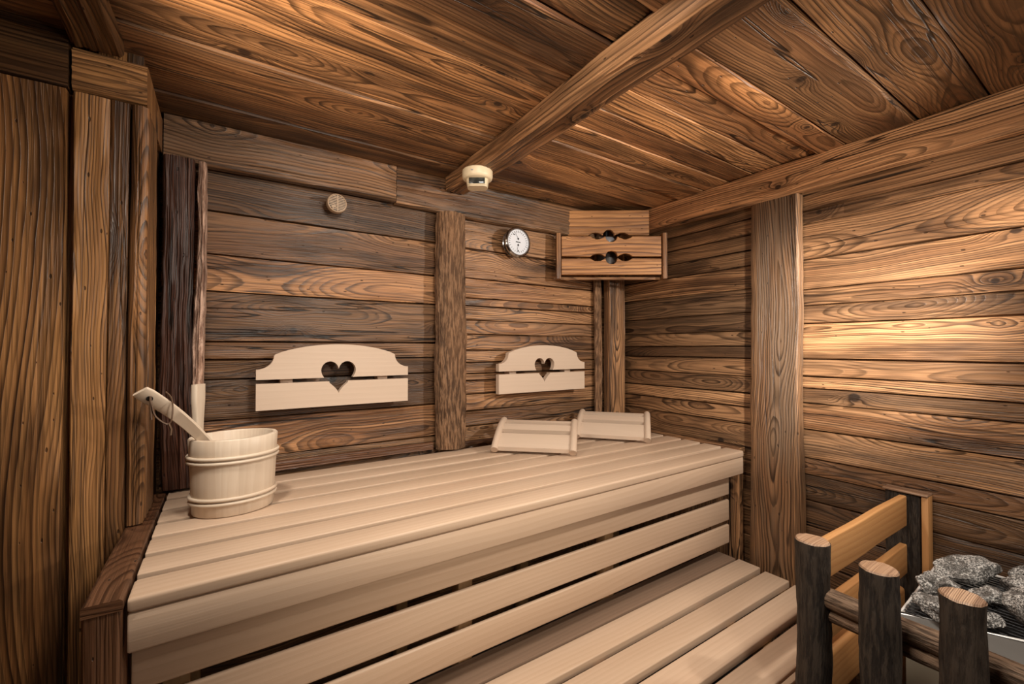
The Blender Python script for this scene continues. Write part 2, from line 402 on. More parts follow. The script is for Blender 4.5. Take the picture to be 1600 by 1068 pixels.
def tube(mb, pts, radii, k=10, val=.5, grey=0, amp=0.0, closed=False, flat=1.0, sd=None):
    sd = seed() if sd is None else sd
    pts = [Vector(p) for p in pts]; n = len(pts)
    if not hasattr(radii, '__len__'): radii = [radii]*n
    rows = []; up = Vector((0, 0, 1)); acc = 0; accs = []
    ref = None
    for i, p in enumerate(pts):
        a = pts[i-1] if (i > 0 or closed) else p; b = pts[(i+1) % n] if (i < n-1 or closed) else p
        t = (b-a).normalized()
        if ref is None:
            ref = t.cross(up if abs(t.z) < .9 else Vector((1, 0, 0))).normalized()
        ref = (ref-t*ref.dot(t)).normalized(); s2 = t.cross(ref)
        if i: acc += (p-pts[i-1]).length
        accs.append(acc)
        row = []
        for j in range(k):
            an = 2*math.pi*j/k
            rr = radii[i]*(1+amp*(nz1(acc*8, sd, math.cos(an)*1.2)+.6*nz1(acc*30, sd, 5+math.sin(an)*2)))
            row.append(mb.bm.verts.new(p+ref*rr*math.cos(an)+s2*rr*flat*math.sin(an)))
        rows.append(row)
    tone = (sd, val, grey); m = n if closed else n-1
    for i in range(m):
        i2 = (i+1) % n
        ua, ub = accs[i], accs[i2] if i2 else accs[i]+(pts[0]-pts[i]).length
        for j in range(k):
            j2 = (j+1) % k; va, vb = 2*math.pi*radii[i]*j/k, 2*math.pi*radii[i]*(j+1)/k
            mb.face([rows[i][j], rows[i2][j], rows[i2][j2], rows[i][j2]], [(ua, va), (ub, va), (ub, vb), (ua, vb)], tone)
    if not closed:
        for r_ in (0, n-1): mb.face(rows[r_], [(v.co.x*.5, v.co.y) for v in rows[r_]], tone)
    return rows

def lathe(mb, prof, k=48, sx=1, sy=1, val=.5, arc=None, lean=0):
    """prof: list of (r, z) - revolve about z; returns nothing"""
    rows = []; sd = seed()
    for r_, z in prof:
        rows.append([mb.bm.verts.new((r_*sx*math.cos(2*math.pi*j/k), r_*sy*math.sin(2*math.pi*j/k), z)) for j in range(k)])
    acc = 0
    for i in range(len(prof)-1):
        d = math.hypot(prof[i+1][0]-prof[i][0], prof[i+1][1]-prof[i][1])
        for j in range(k):
            j2 = (j+1) % k; rr = prof[i][0] or .01
            mb.face([rows[i][j], rows[i][j2], rows[i+1][j2], rows[i+1][j]],
                    [(acc, j*rr*.13), (acc, (j+1)*rr*.13), (acc+d, (j+1)*rr*.13), (acc+d, j*rr*.13)], (sd, val, 0))
        acc += d
    return rows

def outline_board(mb, pts, T, O, X, Z, N, val=.5, sd=None):
    """polygon (x,z) extruded to thickness T along -N"""
    sd = seed() if sd is None else sd; off = rng.uniform(0, 9)
    O, X, Z, N = map(Vector, (O, X, Z, N))
    fr = [mb.bm.verts.new(O+X*a+Z*b) for a, b in pts]; bk = [mb.bm.verts.new(O+X*a+Z*b-N*T) for a, b in pts]
    tone = (sd, val, 0); uvs = [(off+a, b+.3) for a, b in pts]
    mb.face(fr, uvs, tone); mb.face(bk[::-1], uvs[::-1], tone)
    n = len(pts)
    for i in range(n):
        j = (i+1) % n
        mb.face([fr[i], bk[i], bk[j], fr[j]], [uvs[i], (uvs[i][0], uvs[i][1]+T), (uvs[j][0], uvs[j][1]+T), uvs[j]], tone)

def bevel(o, w_=.0025, seg=2, ang=40):
    m = o.modifiers.new('bevel', 'BEVEL'); m.width = w_; m.segments = seg; m.limit_method = 'ANGLE'; m.angle_limit = R(ang); m.harden_normals = False
    return o

def tag(o, label, cat, group=None):
    o['label'] = label; o['category'] = cat
    if group: o['group'] = group
    return o
def thing(name, label, cat, loc, rot=(0, 0, 0), group=None):
    o = bpy.data.objects.new(name, None); o.empty_display_size = .1; col.objects.link(o)
    o.location = (loc[0], loc[1], loc[2]+EYE); o.rotation_euler = rot
    return tag(o, label, cat, group)
def struct(o): o['kind'] = 'structure'; o.location.z += EYE; return o
def up(o): o.location.z += EYE; return o      # meshes are modelled with z relative to the eye
# parts of a thing modelled in eye-relative room coordinates: parent is an Empty at its base
def part(mb, name, mat, parent, **k):
    o = mb.build(name, mat, None, **k); o.parent = parent
    o.location = Vector((0, 0, EYE))-parent.location
    return o

XL, XR, YB, YF, ZC, ZF = -.75, 1.93, 1.78, -.95, .745, -EYE
YJ = 1.40          # left partition plane facing the viewer
XJ = -.165         # its return to the back wall

# ================================================================= SETTING
# ---- back wall
mb = MB()
sL = [(.62, .60, .464), (.5,)]
def courses(mb, zs, x0, x1, tones, kind):
    for i in range(len(zs)-1):
        zt, zb = zs[i], zs[i+1]; val, grey = tones[i % len(tones)]
        g = .0022
        if kind == 'back': plank(mb, (x0, YB, zb+g), (1, 0, 0), (0, 0, 1), (0, -1, 0), x1-x0, zt-zb-2*g, .03, val=val, grey=grey, cup=.003)
        if kind == 'right': plank(mb, (XR, x0, zb+g), (0, 1, 0), (0, 0, 1), (-1, 0, 0), x1-x0, zt-zb-2*g, .03, val=val, grey=grey, cup=.003)
low = [-.44, -.56, -.70, -.82, -.97, -1.10, -1.24, ZF]
lowt = [(.4, .3)]*7
courses(mb, [.75, .464, .318, .192, .022, -.040, -.107, -.246, -.384]+low,  -.17, .80,
        [(.27, .0), (.48, .35), (.62, .05), (.40, .6), (.42, .2), (.27, .1), (.26, .1), (.52, .1), (.36, .4)]+lowt, 'back')
courses(mb, [.75, .459, .322, .232, .195, .129, .063, -.010, -.066, -.118, -.150, -.213, -.290, -.360]+low, .80, 1.76,
        [(.50, .3), (.58, .3), (.62, .15), (.54, .2), (.55, .5), (.58, .5), (.54, .3), (.5, .2), (.5, .3), (.5, .2), (.52, .2), (.50, .3), (.44, .5), (.42, .4)]+lowt, 'back')
courses(mb, [.75, .4, .2, 0, -.2, -.4]+low, 1.75, XR, [(.4, .3)], 'back')
boxm(mb, (-.2, YB+.028, ZF), (XR+.05, YB+.10, .80))
struct(mb.build('wall_back', M_wall))
# ---- right wall
mb = MB()
courses(mb, [.75, .57, .50, .431, .363, .262, .157, .075, .008, -.045, -.125, -.20, -.262, -.335]+low, .94, YB,
        [(.46, .3), (.42, .4), (.40, .5), (.36, .6), (.52, .1), (.30, .5), (.27, .4), (.33, .3), (.30, .3), (.40, .2), (.36, .3), (.46, .15), (.42, .2), (.4, .4)]+lowt, 'right')
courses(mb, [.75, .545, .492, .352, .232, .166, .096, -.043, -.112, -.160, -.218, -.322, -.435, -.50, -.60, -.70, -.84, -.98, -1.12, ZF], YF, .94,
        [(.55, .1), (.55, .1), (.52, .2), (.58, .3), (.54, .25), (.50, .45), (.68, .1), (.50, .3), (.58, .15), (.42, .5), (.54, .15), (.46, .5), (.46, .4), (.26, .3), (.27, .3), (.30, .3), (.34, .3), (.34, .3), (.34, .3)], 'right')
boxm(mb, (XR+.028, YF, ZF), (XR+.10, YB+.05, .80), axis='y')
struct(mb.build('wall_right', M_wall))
# ---- left wall : partition facing the viewer plus its return, and the side out of view
mb = MB()
for x0, x1, v_, g_, dy in ((-.75, -.62, .45, .1, .0), (-.618, -.505, .45, .1, 0), (-.503, -.309, .52, .05, 0), (-.297, -.235, .50, .1, .003), (-.2335, -.1985, .46, .15, .003)):
    plank(mb, (x0, YJ+dy, ZF), (0, 0, 1), (1, 0, 0), (0, -1, 0), .60-ZF, x1-x0, .03, val=v_, grey=g_, cup=.004, wav=.003)
for x0, x1 in ((-.75, -.306),):
    plank(mb, (x0, YJ-.004, .602), (1, 0, 0), (0, 0, 1), (0, -1, 0), x1-x0, .145, .03, val=.26, grey=.1)
for y0, y1 in ((1.43, 1.59), (1.592, 1.70), (1.702, 1.78)):
    plank(mb, (XJ-.012, y0, ZF), (0, 0, 1), (0, 1, 0), (1, 0, 0), .75-ZF, y1-y0-.002, .03, val=.34, grey=.2)
boxm(mb, (-.76, YJ+.032, ZF), (-.20, YB+.1, .80), axis='z')
y = YF
while y < YJ-.02:
    y2 = min(y+rng.uniform(.14, .22), YJ)
    plank(mb, (XL, y, ZF), (0, 0, 1), (0, 1, 0), (1, 0, 0), .75-ZF, y2-y-.004, .03, val=.45, grey=.1); y = y2
boxm(mb, (XL-.1, YF, ZF), (XL-.028, YJ+.1, .80), axis='z')
struct(mb.build('wall_left', M_left))
mb = MB()
zz = ZF
while zz < .74:
    z2 = min(zz+rng.uniform(.12, .2), .75)
    plank(mb, (XL, YF, zz), (1, 0, 0), (0, 0, 1), (0, 1, 0), XR-XL, z2-zz-.004, .03, val=.5, grey=.2); zz = z2
boxm(mb, (XL, YF-.1, ZF), (XR, YF-.028, .80))
struct(mb.build('wall_front', M_wall))
# ---- ceiling
mb = MB()
cs_l = [YF, -.8, -.62, -.42, -.25, -.08, .12, .30, .47, .62, .74, .883, .982, 1.188, 1.304, 1.479, 1.60, YB]
ct_l = [(.45, .2)]*10+[(.34, .2), (.50, .5), (.52, .05), (.60, .45), (.48, .45), (.42, .2), (.30, .2)]
cs_r = [YF, -.8, -.62, -.42, -.25, -.08, .10, .284, .444, .635, .735, .854, .97, 1.08, 1.20, 1.334, 1.50, 1.62, YB]
ct_r = [(.40, .1)]*6+[(.34, .2), (.36, .15), (.34, .3), (.56, .1), (.56, .2), (.56, .3), (.52, .1), (.56, .2), (.50, .2), (.52, .15), (.36, .1), (.44, .2)]
for cs, ct, x0, x1 in ((cs_l, ct_l, XL, .82), (cs_r, ct_r, .82, XR)):
    for i in range(len(cs)-1):
        drop = rng.choice((0, 0, .006, .010))
        plank(mb, (x0, cs[i]+.0025, ZC-drop), (1, 0, 0), (0, 1, 0), (0, 0, -1), x1-x0, cs[i+1]-cs[i]-.005, .03+drop*0, val=ct[i][0], grey=ct[i][1], cup=.004, wav=.004, r=.004)
boxm(mb, (XL-.1, YF-.1, ZC+.027), (XR+.1, YB+.1, ZC+.09))
struct(mb.build('ceiling', M_ceil))
mb = MB()
for i in range(5):
    for j in range(5):
        boxm(mb, (XL+i*.56, YF+j*.56, ZF-.03), (min(XL+i*.56+.555, XR+.1), min(YF+j*.56+.555, YB+.1), ZF), r=.004)
boxm(mb, (XL-.1, YF-.1, ZF-.08), (XR+.1, YB+.1, ZF-.006))
struct(mb.build('floor', M_floor))

# ================================================================= BEAMS AND POSTS
def solo(mb, name, mat, label, cat, group=None, **k):
    o = mb.build(name, mat, **k); up(o); return tag(o, label, cat, group)

mb = MB()   # back wall plate
timber(mb, (-.163, 1.722, .592), (1, 0, 0), (0, 0, 1), (0, -1, 0), .74, .150, .03, val=.40, grey=.55, amp=.004, sd=.31)
timber(mb, (.580, 1.728, .590), (1, 0, 0), (0, 0, 1), (0, -1, 0), 1.28, .152, .03, val=.40, grey=.55, amp=.005, sd=.77)
solo(mb, 'wall_plate_beam', M_beam, 'long grey-brown weathered beam along the top of the back wall, under the ceiling', 'beam')
mb = MB()   # right wall plate
timber(mb, (1.870, YF+.01, .612), (0, 1, 0), (0, 0, 1), (-1, 0, 0), 2.66, .131, .028, val=.74, grey=.10, amp=.004, sd=.47, r=.012)
solo(mb, 'wall_plate_beam', M_beam, 'golden-brown beam along the top of the right wall, resting on the broad weathered post', 'beam')
mb = MB()   # ceiling cross beam
timber(mb, (.785, YF+.01, .676), (0, 1, 0), (1, 0, 0), (0, 0, -1), 1.762-YF-.06, .108, .062, val=.46, grey=.1, amp=.006, r=.012, sd=.55, wane=.004)
solo(mb, 'ceiling_beam', M_beam, 'heavy rough-hewn beam crossing the plank ceiling, carrying the cream sensor', 'beam')
mb = MB()   # left upper beam running to the viewer
timber(mb, (-.304, YF+.01, .705), (0, 1, 0), (1, 0, 0), (0, 0, -1), YJ-.012-YF, .095, .036, val=.30, grey=.15, amp=.005, r=.012)
solo(mb, 'ceiling_beam', M_left, 'dark beam under the ceiling at the far left, ending on the squared bracket beam', 'beam')
mb = MB()   # bracket timber over left partition
timber(mb, (-.300, YJ-.004, .600), (1, 0, 0), (0, 0, 1), (0, -1, 0), .135, .110, .315, val=.56, grey=.1, amp=.005, r=.014, sd=.9)
solo(mb, 'bracket_beam', M_left, 'short squared timber with rounded end above the left vertical planks', 'beam')
mb = MB()   # left post standing on the rail
timber(mb, (-.1965, YJ-.008, -.430), (0, 0, 1), (1, 0, 0), (0, -1, 0), 1.027, .034, .036, val=.46, grey=.15, amp=.003, r=.012, sd=.2)
timber(mb, (-.163, 1.432, -.430), (0, 0, 1), (0, 1, 0), (1, 0, 0), 1.027, .150, .012, val=.40, grey=.2, amp=.004, r=.005, sd=.21)
solo(mb, 'wall_post', M_left, 'slim rough-edged golden post beside the vertical planks, left of the bucket', 'post')
mb = MB()   # dark post in back left corner
timber(mb, (-.158, 1.672, -.43), (0, 0, 1), (1, 0, 0), (0, -1, 0), 1.02, .078, .06, val=.5, grey=.0, amp=.006, r=.016, f2=25, sd=.4, nv=12)
o = solo(mb, 'wall_post', M_dark, 'dark reddish-brown post with a ragged edge coloured as lit from the right, standing behind the bucket', 'post')
mb = MB()   # its ragged right edge, colour brightened to stand for light from the right
timber(mb, (-.080, 1.674, -.428), (0, 0, 1), (1, 0, 0), (0, -1, 0), 1.016, .026, .085, val=.55, amp=.007, r=.011, f2=34, sd=.42, nv=6)
e = mb.build('bark_edge', bark('sidelit_bark_edge', (.62, .43, .33), (.24, .14, .10), .008)); e.parent = o; e['label'] = 'pale ragged bark edge, its colour brightened as side-lit'
mb = MB()   # round log post middle of back wall
def logprof(u):
    out = []; r0 = .066
    for i in range(28):
        a = math.pi*i/27; x = math.cos(math.pi-a); y_ = math.sin(a)
        k = 1+.10*nz1(u*5, .37, x*2)+.05*nz1(u*22, .9, x*6)+.05*nz1(u*60, .5, x*14)
        flare = 1+.06*math.sin(u*4.0)
        out.append((r0*k*flare*x+.008*nz1(u*2.2, .11), .062*k*(y_**.7)))
    return out
mb.sweep((.826, 1.748, -.432), (0, 0, 1), (1, 0, 0), (0, -1, 0), 1.018, logprof, 130, (.6, .5, .2))
solo(mb, 'wall_post', M_bark, 'rough bark-surfaced log post between the two heart backrests', 'post', smooth=60)
mb = MB()   # corner post : squared
timber(mb, (1.774, 1.702, -.43), (0, 0, 1), (1, 0, 0), (0, -1, 0), 1.015, .122, .045, val=.50, grey=.35, amp=.004, r=.005, f2=18, sd=.63)
solo(mb, 'corner_post', M_beam, 'squared hewn post standing in the corner under the louvred lamp screen', 'post')
mb = MB()   # bark strip beside it
timber(mb, (1.712, 1.742, -.43), (0, 0, 1), (1, 0, 0), (0, -1, 0), 1.012, .050, .018, val=.6, amp=.005, r=.012, f2=26, sd=.66)
solo(mb, 'bark_strip', M_bark, 'narrow bark-edged strip on the back wall, left of the corner post', 'strip')
mb = MB()   # broad post on right wall
def wprof(u):
    P = rect(.192, .045, .006, 14, 3); out = []
    for v, q in P:
        f = v/.192; d = max(0, 1+q/.045)
        e0 = (.008*nz1(u*2.0, .5, 3)+.003*nz1(u*13, .5, 4))*(1-f); e1 = (.010*nz1(u*1.7, .8, 3)+.004*nz1(u*14, .8, 4)+.006*math.sin(u*1.7+1.0))*f
        out.append((v+e0+e1, q+d*(.002*nz1(u*4, .3, f*3)-.010*max(0, (f-.80)/.2)**2)))
    return out
mb.sweep((1.876, .800, ZF+.002), (0, 0, 1), (0, 1, 0), (-1, 0, 0), .612-ZF-.004, wprof, 90, (.27, .42, .85), u0=3.2)
solo(mb, 'wall_post', M_beam, 'broad flat weathered grey-brown plank post on the right wall', 'post')
mb = MB()
timber(mb, (-.050, 1.742, -.436), (1, 0, 0), (0, 0, 1), (0, -1, 0), .80, .032, .018, val=.5, grey=.1, amp=.002, r=.004)
timber(mb, (.892, 1.744, -.436), (1, 0, 0), (0, 0, 1), (0, -1, 0), .815, .016, .018, val=.45, grey=.1, amp=.001, r=.004)
o = mb.build('trim_1', M_trim); o['kind'] = 'structure'; up(o)

# ================================================================= UPPER BENCH
UB = thing('upper_bench', 'high sauna bench of smooth pale slats with panelled front, carrying the bucket and headrests', 'bench', (.86, 1.38, ZF))
XA, XB = -.138, 1.860
def P(fn, name, mat, parent=UB, **k):
    m_ = MB(); fn(m_); return part(m_, name, mat, parent, **k)
ys = [1.010, 1.112, 1.215, 1.316, 1.419, 1.522, 1.625]
for i, y0 in enumerate(ys):
    P(lambda m_: boxm(m_, (XA, y0, -.466 if i == 0 else -.464), (XB, y0+.0815, -.440), r=.006 if i == 0 else .003, val=rng.uniform(.47, .53), seg=4), 'slat', M_slat)
P(lambda m_: boxm(m_, (XA, 1.012, -.537), (XB, 1.038, -.4675), r=.004, val=.5), 'fascia', M_slat)
for zb, zt in ((-.635, -.53), (-.745, -.656), (-.843, -.763)):
    P(lambda m_: boxm(m_, (XA, 1.060, zb), (XB-.028, 1.074, zt), r=.005, val=rng.uniform(.48, .52), seg=3), 'riser_board', M_slat)
for x0 in (-.10, .57, 1.16, 1.775):
    if x0 < 1.7: P(lambda m_: boxm(m_, (x0, 1.140, ZF), (x0+.045, 1.188, -.505), axis='z', val=.5), 'leg', M_support)
    P(lambda m_: boxm(m_, (x0, 1.05, -.50), (x0+.045, 1.71, -.467), axis='y', val=.5), 'bearer', M_support)
    P(lambda m_: boxm(m_, (x0, 1.68, ZF), (x0+.045, 1.725, -.505), axis='z', val=.5), 'leg', M_support)
P(lambda m_: timber(m_, (XB+.004, 1.036, ZF+.002), (0, 0, 1), (1, 0, 0), (0, -1, 0), -.440-ZF, .038, .66, val=.46, grey=.3, amp=.002, r=.005), 'end_panel', M_beam)
P(lambda m_: timber(m_, (XB+.003, 1.030, -.432), (0, 1, 0), (1, 0, 0), (0, 0, 1), .66, .042, .018, val=.50, grey=.3, amp=.002, r=.004), 'side_rail', M_beam)
P(lambda m_: timber(m_, (-.197, 1.008, ZF+.002), (0, 0, 1), (1, 0, 0), (0, -1, 0), -.456-ZF, .052, .375, val=.40, grey=.15, amp=.0015, r=.006, sd=.51), 'end_panel', M_trim)
P(lambda m_: timber(m_, (-.197, 1.005, -.434), (0, 1, 0), (1, 0, 0), (0, 0, 1), .66, .053, .020, val=.38, grey=.1, amp=.001, r=.005, sd=.52), 'side_rail', M_trim)

# ================================================================= LOWER BENCH
LB = thing('lower_bench', 'low sauna bench of wide smooth slats in front of the high bench', 'bench', (.8, .8, ZF))
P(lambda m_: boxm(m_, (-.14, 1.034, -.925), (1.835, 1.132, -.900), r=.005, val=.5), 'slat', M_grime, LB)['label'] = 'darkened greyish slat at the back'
for i, (y0, y1) in enumerate(((.930, 1.020), (.816, .906), (.703, .793), (.590, .680))):
    P(lambda m_: boxm(m_, (-.14, y0, -.923), (1.832-.012*i, y1, -.895), r=.004, val=rng.uniform(.48, .52), seg=4), 'slat', M_slat, LB)
for x0 in (-.12, .40, .90, 1.40, 1.76):
    P(lambda m_: boxm(m_, (x0, .590, -.970), (x0+.045, 1.058, -.926), axis='y'), 'bearer', M_support, LB)
    P(lambda m_: boxm(m_, (x0, .60, ZF), (x0+.045, .645, -.971), axis='z'), 'leg', M_support, LB)
P(lambda m_: boxm(m_, (-.14, .570, -1.06), (1.80, .586, -.90), r=.004), 'fascia', M_slat, LB)

# ================================================================= BACKRESTS WITH HEARTS
def heart_pts(cx, top, bot, wd, n=26):
    """right half then left, starting at the tip (bottom) going counter-clockwise"""
    out = []
    for i in range(n):
        t = math.pi-2*math.pi*i/n*1.0
        x = math.sin(t)**3; z = (13*math.cos(t)-5*math.cos(2*t)-2*math.cos(3*t)-math.cos(4*t))/17
        out.append((x, z))
    zs = [p[1] for p in out]; a, b = min(zs), max(zs)
    return [(cx+p[0]*wd/2, bot+(p[1]-a)/(b-a)*(top-bot)) for p in out]
def make_backrest(x0, label):
    Wd = .532; root = thing('backrest', label, 'backrest', (x0+Wd/2, 1.75, -.213), group='heart backrests on the back wall')
    yf = 1.705; zb, z1, z2 = -.213, -.1225, -.1085
    H = heart_pts(Wd/2, -.049, -.168, .122, 60)
    up_ = [p for p in H if p[1] > z2]; lo_ = [p for p in H if p[1] < z1]
    # upper board outline (local x from 0)
    pts = [(0, z2), (0, -.074)]
    for i in range(1, 9):
        a = math.pi/2*i/8; pts.append((.054*math.sin(a)**1.0*1.0, -.074+.048*(1-math.cos(a))))
    for i in range(0, 25):
        t = i/24; x = .058+(Wd-.116)*t; pts.append((x, -.022+.036*(1-(2*t-1)**2)**.85 if 0 < t < 1 else -.022))
    for i in range(8, 0, -1):
        a = math.pi/2*i/8; pts.append((Wd-.054*math.sin(a), -.074+.048*(1-math.cos(a))))
    pts += [(Wd, -.074), (Wd, z2)]
    # heart arch traversed from right foot over the top to left foot
    cx = Wd/2
    rt = sorted([p for p in up_ if p[0] >= cx-1e-6], key=lambda p: math.atan2(p[1]+.085, p[0]-cx))
    lf = sorted([p for p in up_ if p[0] < cx-1e-6], key=lambda p: math.atan2(p[1]+.085, p[0]-cx) % (2*math.pi))
    arch = rt+lf
    pts.append((rt[0][0]-.002, z2)); pts += arch; pts.append((lf[-1][0]+.002, z2))
    m_ = MB(); outline_board(m_, pts, .026, (x0, yf, 0), (1, 0, 0), (0, 0, 1), (0, -1, 0), .5)
    bevel(part(m_, 'upper_board', M_pale, root))
    lo_r = sorted([p for p in lo_ if p[0] >= cx], key=lambda p: -p[1]); lo_l = sorted([p for p in lo_ if p[0] < cx], key=lambda p: p[1])
    pts = [(0, zb), (0, z1), (lo_l[-1][0]-.001, z1)]+[p for p in lo_l[::-1]]+[p for p in lo_r[::-1]]+[(lo_r[0][0]+.001, z1), (Wd, z1), (Wd, zb)]
    m_ = MB(); outline_board(m_, pts, .026, (x0, yf, 0), (1, 0, 0), (0, 0, 1), (0, -1, 0), .5)
    bevel(part(m_, 'lower_board', M_pale, root))
    for q in (.075, Wd-.115):
        m_ = MB(); boxm(m_, (x0+q, yf+.027, -.195), (x0+q+.04, 1.776, -.060), axis='z'); part(m_, 'mounting_batten', M_pale, root)
    return root
make_backrest(.090, 'pale backrest with cut-out heart on the wall above the bucket')
make_backrest(1.056, 'pale backrest with cut-out heart below the round thermometer')

# ================================================================= HEADRESTS
def make_headrest(loc, rz, label):
    root = thing('headrest', label, 'headrest', loc, (0, 0, rz), 'wooden headrests on the high bench')
    Lx, D, Hh = .325, .222, .088
    def curve(t):      # t 0 front .. 1 back, convex
        return (D*t, .006+Hh*math.sin(t*math.pi/2*.92)**.9)
    for s_ in (0, 1):
        m_ = MB(); pts = [(Lx*s_+(.0 if s_ else 0), *curve(i/14)) for i in range(15)]
        tube(m_, [(x, y_, z_+.010) for x, y_, z_ in pts], .0155, 14, flat=1.0)
        m_.build('side_rail', M_pale, root, smooth=60)
    for a, b in ((.035, .38), (.50, .71), (.82, .94)):
        m_ = MB(); n_ = 6
        def prof(u, a=a, b=b):
            top = [curve(a+(b-a)*i/n_) for i in range(n_+1)]
            return [(y_, z_+.016) for y_, z_ in top]+[(y_+.003, z_-.001) for y_, z_ in reversed(top)]
        m_.sweep((.008, 0, 0), (1, 0, 0), (0, 1, 0), (0, 0, 1), Lx-.016, prof, 4, (seed(), .5, 0), u0=rng.uniform(0, 5))
        m_.build('slat', M_pale, root, smooth=40)
    m_ = MB(); boxm(m_, (.01, .150, 0), (Lx-.01, .168, .060), r=.002)
    m_.build('rear_support', M_pale, root)
    return root
make_headrest((.940, 1.555, -.439), R(-43.5), 'curved slatted headrest on the high bench, the nearer one, left of its twin')
make_headrest((1.412, 1.572, -.439), R(-50), 'curved slatted headrest on the high bench nearest the corner post')

# ================================================================= BUCKET AND LADLE
BK = thing('sauna_bucket', 'oval pale wooden stave bucket with white liner, standing on the high bench', 'bucket', (.026, 1.432, -.4385), (0, 0, R(6)))
A_, B_ = .104, .086
m_ = MB(); k = 72
def ring_row(z, grow, inner=0.0):
    row = []
    for j in range(k):
        a = 2*math.pi*j/k; st = math.floor(j/6); fc = .0008*math.cos((j % 6-2.5)/2.5*1.2)
        row.append(m_.bm.verts.new(((A_*grow-inner+fc)*math.cos(a), (B_*grow-inner+fc)*math.sin(a), z)))
    return row
rows = [ring_row(0, .915, .002), ring_row(.003, .92), ring_row(.08, .955), ring_row(.16, .992), ring_row(.197, 1.01), ring_row(.200, 1.005, .002), ring_row(.200, 1.0, .010), ring_row(.197, 1.0, .0125), ring_row(.02, .93, .0125)]
zz_ = [0, .003, .08, .16, .197, .200, .21, .22, .4]
for i in range(len(rows)-1):
    for j in range(k):
        st = (j//6)
        m_.face([rows[i][j], rows[i][(j+1) % k], rows[i+1][(j+1) % k], rows[i+1][j]], [(zz_[i]+st*.7, (j % 6)*.009), (zz_[i]+st*.7, (j % 6+1)*.009), (zz_[i+1]+st*.7, (j % 6+1)*.009), (zz_[i+1]+st*.7, (j % 6)*.009)], ((st*.137) % 1, .475+.05*((st*.37) % 1), 0))
m_.face(rows[0][::-1], [(0, 0)]*k, (.3, .5, 0)); m_.face(rows[-1], [(0, 0)]*k, (.3, .4, 0))
m_.build('staves', M_bucket, BK, smooth=50)
for zc in (.034, .046, .140, .152):
    m_ = MB(); g_ = .918+.455*zc
    tube(m_, [((A_*g_+.003)*math.cos(2*math.pi*j/60), (B_*g_+.003)*math.sin(2*math.pi*j/60), zc) for j in range(60)], .0048, 8, closed=True)
    m_.build('hoop', M_bucket, BK, smooth=60)
m_ = MB(); lathe(m_, [(1.0-.125, .174), (1.0-.150, .173), (.80, .03), (0.001, .03)], 48, A_, B_); m_.build('liner', M_plastic, BK, smooth=50)['label'] = 'white plastic liner'
m_ = MB()
hp = [(.0, -.016, .13), (.0, -.016, .21), (.0, -.010, .26), (.0, -.013, .31), (.0, -.016, .335)]
def hprof(u):
    t = u/.215; w_ = .017-.006*math.sin(min(1, t*1.25)*math.pi)*1.0+.001
    return [(v*w_/.017, q) for v, q in [(a-.021, b) for a, b in rect4(.042, .016, .005, 3)]]
ta = R(152); nn = Vector((math.cos(ta)/A_, math.sin(ta)/B_, 0)).normalized()
m_.sweep((A_*.955*math.cos(ta), B_*.955*math.sin(ta), .125), (0, 0, 1), (-nn.y, nn.x, 0), tuple(nn), .215, hprof, 16, (.2, .5, 0))
m_.build('handle_stave', M_bucket, BK, smooth=40)
LD = thing('sauna_ladle', 'pale curved wooden ladle leaning out of the bucket, with a leather loop', 'ladle', (-.01, 1.40, -.30))
def P2(fn, name, mat, **k): return P(fn, name, mat, LD, **k)
# handle: flat tapering curved strip in the vertical plane through e0,e1
e0, e1 = Vector((.005, 1.425, -.315)), Vector((-.162, 1.315, -.100))
m_ = MB(); npt = 18; rows = []
dirh = (e1-e0); side = Vector((dirh.y, -dirh.x, 0)).normalized()      # width direction (horizontal)
upv = side.cross(dirh).normalized()
if upv.z < 0: upv = -upv
wdir = dirh.cross(Vector((-.1, 1.35, -.2))).normalized()*.9+Vector((0, .4, 0))
wdir = (wdir-dirh.normalized()*wdir.dot(dirh.normalized())).normalized(); ndir = dirh.normalized().cross(wdir)
for i in range(npt+1):
    t = i/npt; c_ = e0+dirh*t+Vector((0, 0, 1))*.019*math.sin(t*math.pi)+ndir*0
    w_ = .0105+.0080*t; th = .0050
    if i == npt: w_ *= .86
    rows.append([m_.bm.verts.new(c_+wdir*a*w_+ndir*b*th) for a, b in ((-1, -.6), (-.85, -1), (.85, -1), (1, -.6), (1, .6), (.85, 1), (-.85, 1), (-1, .6))])
for i in range(npt):
    for j in range(8):
        j2 = (j+1) % 8
        m_.face([rows[i][j], rows[i+1][j], rows[i+1][j2], rows[i][j2]], [(i*.016, j*.006), (i*.016+.016, j*.006), (i*.016+.016, j*.006+.006), (i*.016, j*.006+.006)], (.7, .5, 0))
m_.face(rows[0], [(0, 0)]*8, (.7, .5, 0)); m_.face(rows[-1], [(0, 0)]*8, (.7, .5, 0))
part(m_, 'handle', M_bucket, LD, smooth=40)
m_ = MB(); lathe(m_, [(.001, 0), (.024, .002), (.030, .018), (.031, .038), (.028, .038), (.026, .018), (.001, .006)], 28)
o = m_.build('scoop', M_bucket, LD, smooth=50); o.location = Vector((.020, 1.437, -.350+EYE))-LD.location; o.rotation_euler = (.3, .5, 0)
hc_ = e0+dirh*.90+Vector((0, 0, 1))*.019*math.sin(.90*math.pi)
tow = Vector((0, -1, 0))
m_ = MB()
lp = []
